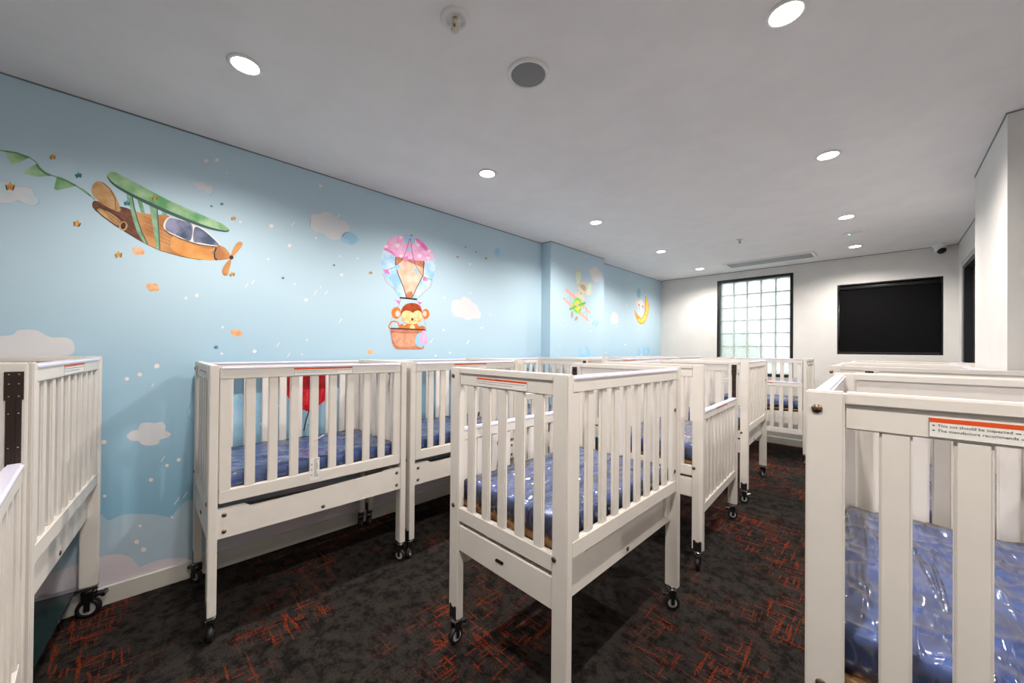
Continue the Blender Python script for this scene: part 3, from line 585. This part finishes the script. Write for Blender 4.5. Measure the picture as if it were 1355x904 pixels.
bm = bmnew(); box(bm, -.0165, .0165, -SL/2+.002, SL/2-.002, 1.150, 1.166); me_cap = mesh('teething_rail', bm, LILAC, .005, 3)
def me_apron(zt, zn):
    bm = bmnew(); h = SL/2+.003; pr = [(-h, .432), (h, .432), (h, zt), (.325, zt), (.300, zn), (-.300, zn), (-.325, zt), (-h, zt)]
    A = [bm.verts.new((-.009, y, z)) for y, z in pr]; B = [bm.verts.new((.009, y, z)) for y, z in pr]
    bm.faces.new(A); bm.faces.new(B[::-1])
    for i in range(len(pr)): bm.faces.new((A[i], B[i], B[(i+1) % len(pr)], A[(i+1) % len(pr)]))
    bmesh.ops.triangulate(bm, faces=[f for f in bm.faces if len(f.verts) > 4])
    return mesh('side_apron', bm, WHITE)
me_apr = me_apron(.572, .551); me_aprf = me_apron(.557, .541)
bm = bmnew(); box(bm, -hw+.034, hw-.034, -hl+PT, hl-PT, .588, .603); me_base = mesh('mattress_base', bm, PLY, .002, 1)
bm = bmnew(); lathe(bm, [(0, .004), (.0035, .004), (.0045, .0028), (.0085, .0028), (.009, 0)], seg=18); me_bolt = mesh('bolt', bm, BRASS)   # about z
def me_caster(k):
    bm = bmnew()
    cyl(bm, (0, 0, HB), (0, 0, HB-.012), .017, seg=20, mi=0); cyl(bm, (0, 0, HB-.012), (0, 0, HB-.020), .021, .019, seg=20, mi=0)
    for s in (-1, 1): 
        box(bm, s*.0155-.002, s*.0155+.002, -.008, .008, .028, .062, 1); box(bm, s*.0155-.002, s*.0155+.002, -.015, .017, .060, HB-.018, 1)
    box(bm, -.0175, .0175, -.017, .019, HB-.024, HB-.018, 1)
    box(bm, -.013, .013, .014, .042, HB-.040, HB-.032, 1); box(bm, -.016, .016, .036, .046, HB-.044, HB-.030, 1)
    return mesh('caster', bm, [STEEL, BLACKM], .0008, 1)
me_cast = me_caster(0)
bm = bmnew()
prof = [(.0, -.006, 1), (.012, -.0085, 1), (.018, -.007, 1), (.021, -.009, 1), (.026, -.0115, 0), (.033, -.0085, 0), (.0345, 0, 0), (.033, .0085, 0), (.026, .0115, 0), (.021, .009, 1), (.018, .007, 1), (.012, .0085, 1), (0, .006, 1)]
for p, q in zip(prof, prof[1:]): lathe(bm, [p[:2], q[:2]], seg=28, mi=0 if p[2] == 0 or q[2] == 0 else 1)
bmesh.ops.remove_doubles(bm, verts=bm.verts, dist=1e-5); bmesh.ops.rotate(bm, verts=bm.verts, cent=(0, 0, 0), matrix=Matrix.Rotation(math.pi/2, 3, 'Y'))
me_wheel = mesh('wheel', bm, [TYRE, HUB])
bm = bmnew(); box(bm, -.022, .022, -.0012, .0012, HB-.002, HB+.046); box(bm, -.022, -.010, -.0012, .0012, HB+.046, HB+.054); box(bm, .010, .022, -.0012, .0012, HB+.046, HB+.054); box(bm, -.022, .022, -.0012, .016, HB-.003, HB)
me_brk = mesh('corner_bracket', bm, DARKP)
bm = bmnew()
box(bm, -.016, .016, -.002, .002, 1.075, 1.150); box(bm, -.013, -.003, -.003, .003, .60, 1.08); box(bm, .003, .013, -.003, .003, .60, 1.08); box(bm, -.004, .004, -.0015, .0015, .60, 1.08)
for z in (1.143, 1.118, 1.085, 1.04, .95, .86, .77, .68, .62):
    for s in (-.008, .008): box(bm, s-.002, s+.002, -.0042, .0042, z-.002, z+.002, 1)
me_track = mesh('slide_track', bm, [TRACK, STEEL], .0006, 1)
# stickers (built in the XZ plane, facing -y)
def sticker_mesh(w, h, lines, title='WARNING'):
    bm = bmnew(); box(bm, -w/2, w/2, -.0004, 0, -h/2, h/2, 0)
    box(bm, -w/2+.001, w/2-.001, -.0006, -.0003, h/2-h*.24, h/2-.0005, 1)
    b = h*.02
    for q in ((-w/2, w/2, -h/2, -h/2+b), (-w/2, -w/2+b, -h/2, h/2), (w/2-b, w/2, -h/2, h/2)): box(bm, q[0], q[1], -.0006, -.0003, q[2], q[3], 2)
    z = h/2-h*.46; sz = h*.20
    for txt, frac in lines:
        tm = text_mesh('t', txt, sz, INK); x0 = -w/2+.010; tw = max(v.co.x for v in tm.vertices)
        base = len(bm.verts); vs = [bm.verts.new((x0+v.co.x, -.0007, z+v.co.y)) for v in tm.vertices]
        for p in tm.polygons:
            try: f = bm.faces.new([vs[i] for i in p.vertices]); f.material_index = 2
            except ValueError: pass
        box(bm, -w/2+.004, -w/2+.007, -.0007, -.0003, z+sz*.2, z+sz*.45, 2)
        x = x0+tw+.003
        while x < -w/2+w*frac:                                    # words too small to read
            l = random.uniform(.004, .011); box(bm, x, min(x+l, w/2-.004), -.0007, -.0003, z+sz*.08, z+sz*.34, 3); x += l+.002
        z -= h*.25; bpy.data.meshes.remove(tm)
    tm = text_mesh('t', title, h*.17, INK, 'CENTER')
    vs = [bm.verts.new((v.co.x-.01, -.0008, h/2-h*.185+v.co.y)) for v in tm.vertices]
    for p in tm.polygons:
        try: f = bm.faces.new([vs[i] for i in p.vertices]); f.material_index = 2
        except ValueError: pass
    bpy.data.meshes.remove(tm)
    me = bpy.data.meshes.new('warning_sticker'); bm.to_mesh(me); bm.free()
    for m in (STK, STKR, INK, GREY_INK): me.materials.append(m)
    return me
TXT = [('This cot should be inspected', .96), ('The manufacture recommends', .72)]
me_stk_end = sticker_mesh(.272, .034, TXT); me_stk_side = sticker_mesh(.275, .036, TXT)
bm = bmnew()
pts = [(-.021, -.006), (.015, -.006), (.021, -.001), (.021, .006), (-.015, .006), (-.021, .001)]
A = [bm.verts.new((x, -.0025, z)) for x, z in pts]; B = [bm.verts.new((x, 0, z)) for x, z in pts]
bm.faces.new(A); bm.faces.new(B[::-1])
for i in range(6): bm.faces.new((A[i], A[(i+1) % 6], B[(i+1) % 6], B[i]))
for k in range(5): box(bm, -.013+k*.0055, -.0095+k*.0055, -.0032, -.002, -.003, .003, 1)
me_badge = mesh('badge', bm, [mat('dark_badge', (36, 30, 27), .3, .5), BRASS])
# mattress and film
def cushion(name, w, l, z0, z1, r, nx, ny, fn, m):
    """rounded slab as a grid wrapped over the top and sides"""
    bm = bmnew(); hw_, hl_ = w/2, l/2
    def ring(inset, z): return inset, z
    prof = [(0, z0), (0, z0+(z1-z0)*.35), (0, z1-r), (r*.3, z1-r*.3), (r, z1)]
    loops = []
    for ins, z in prof:
        L = []
        a, b = hw_-ins, hl_-ins
        for i in range(nx): L.append((-a+2*a*i/nx, -b, z))
        for i in range(ny): L.append((a, -b+2*b*i/ny, z))
        for i in range(nx): L.append((a-2*a*i/nx, b, z))
        for i in range(ny): L.append((-a, b-2*b*i/ny, z))
        loops.append([bm.verts.new(p) for p in L])
    n = len(loops[0])
    for A, B in zip(loops, loops[1:]):
        for i in range(n): bm.faces.new((A[i], A[(i+1) % n], B[(i+1) % n], B[i]))
    top = loops[-1]; a, b = hw_-r, hl_-r; G = {}
    for i in range(nx+1):
        for j in range(ny+1):
            if j == 0: G[i, j] = top[i] if i < nx else top[nx]
            elif i == nx: G[i, j] = top[nx+j] if j < ny else top[nx+ny]
            elif j == ny: G[i, j] = top[nx+ny+(nx-i)] if i > 0 else top[2*nx+ny]
            elif i == 0: G[i, j] = top[2*nx+ny+(ny-j)]
            else: G[i, j] = bm.verts.new((-a+2*a*i/nx, -b+2*b*j/ny, z1))
    for i in range(nx):
        for j in range(ny): bm.faces.new((G[i, j], G[i+1, j], G[i+1, j+1], G[i, j+1]))
    bm.faces.new(loops[0][::-1])
    bm.normal_update(); nr = [(v, v.normal.copy()) for v in bm.verts]
    for v, q in nr: v.co += q*fn(v.co)
    for f in bm.faces: f.smooth = True
    return mesh(name, bm, m)
MW, ML, MZ0, MZ1 = CW-.092, CL-2*PT-.034, .6045, .690
me_matt = cushion('mattress_core', MW, ML, MZ0, MZ1, .014, 16, 24, lambda p: .003*noise.noise(p*9) if p.z > MZ0+.01 else 0, MATT)
def film_fn(seed):
    def fn(p):
        if p.z < MZ0+.005: return 0.0
        q = Vector((p.x*13+p.y*5, p.y*4.5-p.x*2, p.z*8+seed))
        a = 1-abs(noise.noise(q)); b = 1-abs(noise.noise(Vector((p.x*8-p.y*10, p.y*9+p.x*6, seed*2+p.z*10))))
        return .0022+.006*max(0, a-.72)/.28+.004*max(0, b-.75)/.25+.001*noise.noise(p*30)
    return fn
me_film = [cushion('plastic_wrap', MW+.004, ML+.004, MZ0+.0005, MZ1+.002, .014, 54, 80, film_fn(s), WRAP) for s in (3.1, 8.7)]
# ------------------------------------------------------------------ cots
RX90 = math.pi/2
def cot(label, cx, cy, theta, left=0.0, right=0.0, lift=0.0, k=0, mlabel=None, tag=False, plate=False, stick=(0, 0), flush=False, sbolt=False):
    t = thing('cot', label, 'cot', (cx, cy, 0), theta, 'white slatted nursery cots on casters')
    rnd = random.Random(k*17+3)
    sc = (HB+lift)/HB
    for su in (-1, 1):
        for sv in (-1, 1):
            lg = obj('leg', me_leg, t, (su*(hw-PW/2), sv*(hl-PT/2), lift))
            b = obj('corner_bracket', me_brk, lg, (su*.0, sv*(PT/2+.0014) if sv < 0 else sv*(PT/2+.0014), 0)); 
            if sv > 0: b.rotation_euler = (0, 0, math.pi)
            ang = rnd.uniform(-2.6, 2.6)
            c = obj('caster', me_cast, lg, (0, 0, -lift), ang); w = obj('wheel', me_wheel, lg, (math.sin(ang)*-.0, 0, .0345*sc-lift), ang)
            if lift: c.scale = (sc, sc, sc); w.scale = (sc, sc, sc)
            lf = su*-sv < 0                                           # the post on the left when one faces this end
            for z, dx in (((1.136, .012), (.589, .004)) if lf else ((.578, -.020),)):
                bo = obj('bolt', me_bolt, lg, (su*dx, sv*PT/2, z)); bo.rotation_euler = (RX90 if sv < 0 else -RX90, 0, 0)
    for sv in (-1, 1):
        r = 0 if sv < 0 else math.pi
        e = obj('end_top_rail', me_endtop, t, (0, sv*(hl-PT/2), lift), r)
        s = obj('warning_sticker', me_stk_end, e, (-.005, -.0102, 1.121)); s['label'] = 'white warning sticker with an orange header'
        q = obj('end_bottom_rail', me_endbot, t, (0, sv*(hl-PT/2), lift), r)
        gap = (CW-2*PW-5*.043)/6
        for i in range(5): obj('slat', me_eslat, e, (-hw+PW+gap*(i+1)+.043*i+.0215, 0, 0))
        a = obj('end_apron', me_endapron, t, (0, sv*(hl-PT/2), lift), r)
        bd = obj('badge', me_badge, a, (0, -.0112, .463)); bd['label'] = 'small dark metal maker badge'
    for su, dz in ((-1, left), (1, right)):
        ds = obj('drop_side', me_dropside, t, (su*(hw-.018), 0, lift+dz), 0 if su > 0 else math.pi)
        obj('teething_rail', me_cap, ds)
        if stick[0 if su < 0 else 1]:
            st = obj('warning_sticker', me_stk_side, ds, (.0133, 0, 1.1345), RX90); st['label'] = 'white warning sticker with an orange header'
        for i in range(8): obj('slat', me_sslat, ds, (0, -SL/2+.042+.0495*(i+1)+.039*i+.0195-(.0495*9+.039*8-(SL-.084))/9*(i+1), 0))
        for z in ((.97, .68) if sbolt and su > 0 else ()):
            bo = obj('bolt', me_bolt, ds, (.0116, SL/2-.02, z)); bo.rotation_euler = (0, RX90, 0)
        ap = obj('side_apron', me_aprf if flush else me_apr, t, (su*(hw-(.016 if flush else .044)), 0, lift), 0 if su > 0 else math.pi)
        if sbolt and su > 0:
            bm = bmnew(); box(bm, -.002, .012, -.004, .004, .478, .572); obj('rail_bracket', mesh('rail_bracket', bm, WHITE, .001, 1), ap, (.012, SL/2-.075, 0))
        for yy in ((-1, 1) if flush else ()):
            for z in (.53, .46):
                bo = obj('bolt', me_bolt, ap, (.009, yy*(SL/2-.02), z)); bo.rotation_euler = (0, RX90, 0)
        bo = obj('bolt', me_bolt, ap, (.009, 0, .452)); bo.rotation_euler = (0, RX90, 0)
        if dz < 0:
            for sv in (-1, 1): obj('slide_track', me_track, t, (su*(hw-.021), sv*(hl-PT-.003), lift))
        if tag and su > 0:
            bm = bmnew(); box(bm, 0, .0006, -.022, .022, -.055, .055, 0)
            for q in range(12): box(bm, .0006, .0009, -.002, random.uniform(.006, .018), .045-q*.0075, .048-q*.0075, 1)
            for q in (-.03, -.005, .02): box(bm, .0006, .0009, -.016, -.011, q, q+.006, 1)
            tg = obj('swing_tag', mesh('swing_tag', bm, [STK, GREY_INK]), ds, (.0135, -.042, .650)); tg['label'] = 'white instruction tag with small print'
            bm = bmnew(); cyl(bm, (.0125, -.045, .79), (.0135, .0, .812), .0016, seg=6); obj('cable_tie', mesh('cable_tie', bm, STK), ds)
    obj('mattress_base', me_base, t, (0, 0, lift))
    if plate:
        obj('glass_shelf', boxmesh('glass_shelf', (-hw+.07, hw-.005, -hl, hl, HB-.012, HB-.002), TINT, .001), t, (0, 0, lift))
        bm = bmnew(); box(bm, -hw+.0, hw, -.02, .02, HB-.014, HB-.0005); me = mesh('foot_bar', bm, STEEL, .001, 1)
        for sv in (-1, 1): obj('foot_bar', me, t, (0, sv*(hl-.02), lift))
    mt = thing('mattress', mlabel or ('blue plastic-wrapped mattress in the '+label.replace('white cot', 'cot')), 'mattress', (cx, cy, lift), theta, 'blue plastic wrapped cot mattresses')
    obj('mattress_core', me_matt, mt); obj('plastic_wrap', me_film[k % 2], mt)
    return t
def place(label, corner, theta_deg, which='R', **kw):
    """corner: near corner on the floor, R = +u side, L = -u side; near = -v"""
    th = math.radians(theta_deg); su = 1 if which == 'R' else -1
    off = Vector((-su*hw, hl)); c, s = math.cos(th), math.sin(th)
    return cot(label, corner[0]+off.x*c-off.y*s, corner[1]+off.x*s+off.y*c, th, **kw)
LOW = -.258; ML_ = 'blue mattress in clear plastic wrap, in '
place('white cot along the blue wall nearest the camera, with a hanging instruction tag', (.668, .198), 0, k=1, tag=True, stick=(0, 1), flush=True, mlabel=ML_+'the cot with a hanging tag')
place('white cot along the blue wall second from the camera, side raised', (.675, 1.128), 0, k=2, stick=(0, 1), flush=True, mlabel=ML_+'the second cot along the blue wall')
place('white cot along the blue wall third from the camera, front side lowered', (.68, 2.07), 0, k=3, right=LOW, mlabel=ML_+'the third cot along the blue wall')
place('white cot standing in front of the blue wall pier', (.80, 3.11), 0, k=4, stick=(0, 1), mlabel=ML_+'the cot in front of the blue pier')
place('white cot by the blue wall just beyond the pier', (.74, 4.12), 0, k=5, mlabel=ML_+'the cot just beyond the blue pier')
place('white cot in the far corner where the blue wall meets the back wall', (.70, 5.10), 0, k=6, mlabel=ML_+'the cot in the far blue corner')
place('white cot in the centre foreground with a metal badge on its end', (1.958, .94), 0, k=7, left=LOW, sbolt=True, mlabel=ML_+'the centre foreground cot')
place('white middle-row cot with its aisle side lowered', (1.93, 2.25), 3.3, k=8, right=LOW, stick=(0, 1), mlabel=ML_+'the middle-row cot with lowered side')
place('white middle-row cot furthest down the aisle, sides raised', (1.862, 3.52), 2.8, k=9, sbolt=True, mlabel=ML_+'the furthest middle-row cot')
cot('white cot standing crosswise under the glass block window', 1.585, 5.505, math.pi/2, left=LOW, k=10, stick=(1, 0), mlabel=ML_+'the cot under the glass block window')
place('white cot at the right edge closest to the camera', (2.54, .965), 1.5, 'L', k=12, mlabel=ML_+'the closest cot at the right edge')
place('white right-row cot second from the camera, aisle side lowered', (2.57, 1.915), 0, 'L', k=13, left=LOW, mlabel=ML_+'the second cot of the right row')
place('white right-row cot third from the camera, beside the column', (2.412, 2.845), 0, 'L', k=14, mlabel=ML_+'the right-row cot beside the column')
place('white right-row cot fourth from the camera', (2.43, 3.80), 0, 'L', k=15, mlabel=ML_+'the fourth cot of the right row')
place('white right-row cot furthest from the camera, below the black blind', (2.545, 4.76), 0, 'L', k=16, mlabel=ML_+'the cot below the black blind')
place('white cot at the left edge with its end against the blue wall', (.055, -.135), -95.3, 'L', k=17, lift=.03, plate=True, stick=(1, 0), mlabel=ML_+'the cot set end-on to the blue wall')
place('white cot cut off by the left edge with its side lowered', (1.0, -.222), -86.5, 'L', k=18, left=LOW, lift=.03, mlabel=ML_+'the cot cut off by the left edge')
# ------------------------------------------------------------------ outside the window
struct('ground_outside', boxmesh('ground_outside', (-8, 12, BY+.3, 22, -.3, -.12), SOIL))
def shrub(x, y, r, h, seed, label):
    t = thing('garden_shrub', label, 'shrub', (x, y, -.12), 0, 'garden shrubs outside the window')
    rnd = random.Random(seed); bm = bmnew()
    for q in range(1500):
        v = Vector((rnd.gauss(0, 1), rnd.gauss(0, 1), rnd.gauss(0, 1))).normalized()*(rnd.random()**.4)
        p = Vector((v.x*r, v.y*r, h*.55+v.z*h*.45)); d = Vector((rnd.uniform(-1, 1), rnd.uniform(-1, 1), rnd.uniform(-.4, 1))).normalized(); s = d.cross(Vector((rnd.uniform(-1, 1), rnd.uniform(-1, 1), rnd.uniform(-1, 1)))).normalized()
        a = .10; bm.faces.new([bm.verts.new(p+w) for w in (Vector((0, 0, 0)), d*a*.5+s*a*.25, d*a, d*a*.5-s*a*.25)])
    me = bpy.data.meshes.new('foliage'); bm.to_mesh(me); bm.free(); me.materials.append(LEAF)
    o = obj('foliage', me, t); o['kind'] = 'stuff'
    bm = bmnew()
    for k in range(4): cyl(bm, (0, 0, 0), (.25*r*math.cos(k*1.6), .25*r*math.sin(k*1.6), h*.6), .02, .01, seg=8)
    obj('stem', mesh('stem', bm, BRN), t)
shrub(.7, 7.9, .5, 1.9, 1, 'green shrub seen blurred through the left glass blocks')
shrub(2.3, 8.6, .7, 2.4, 2, 'green shrub seen blurred through the right glass blocks')
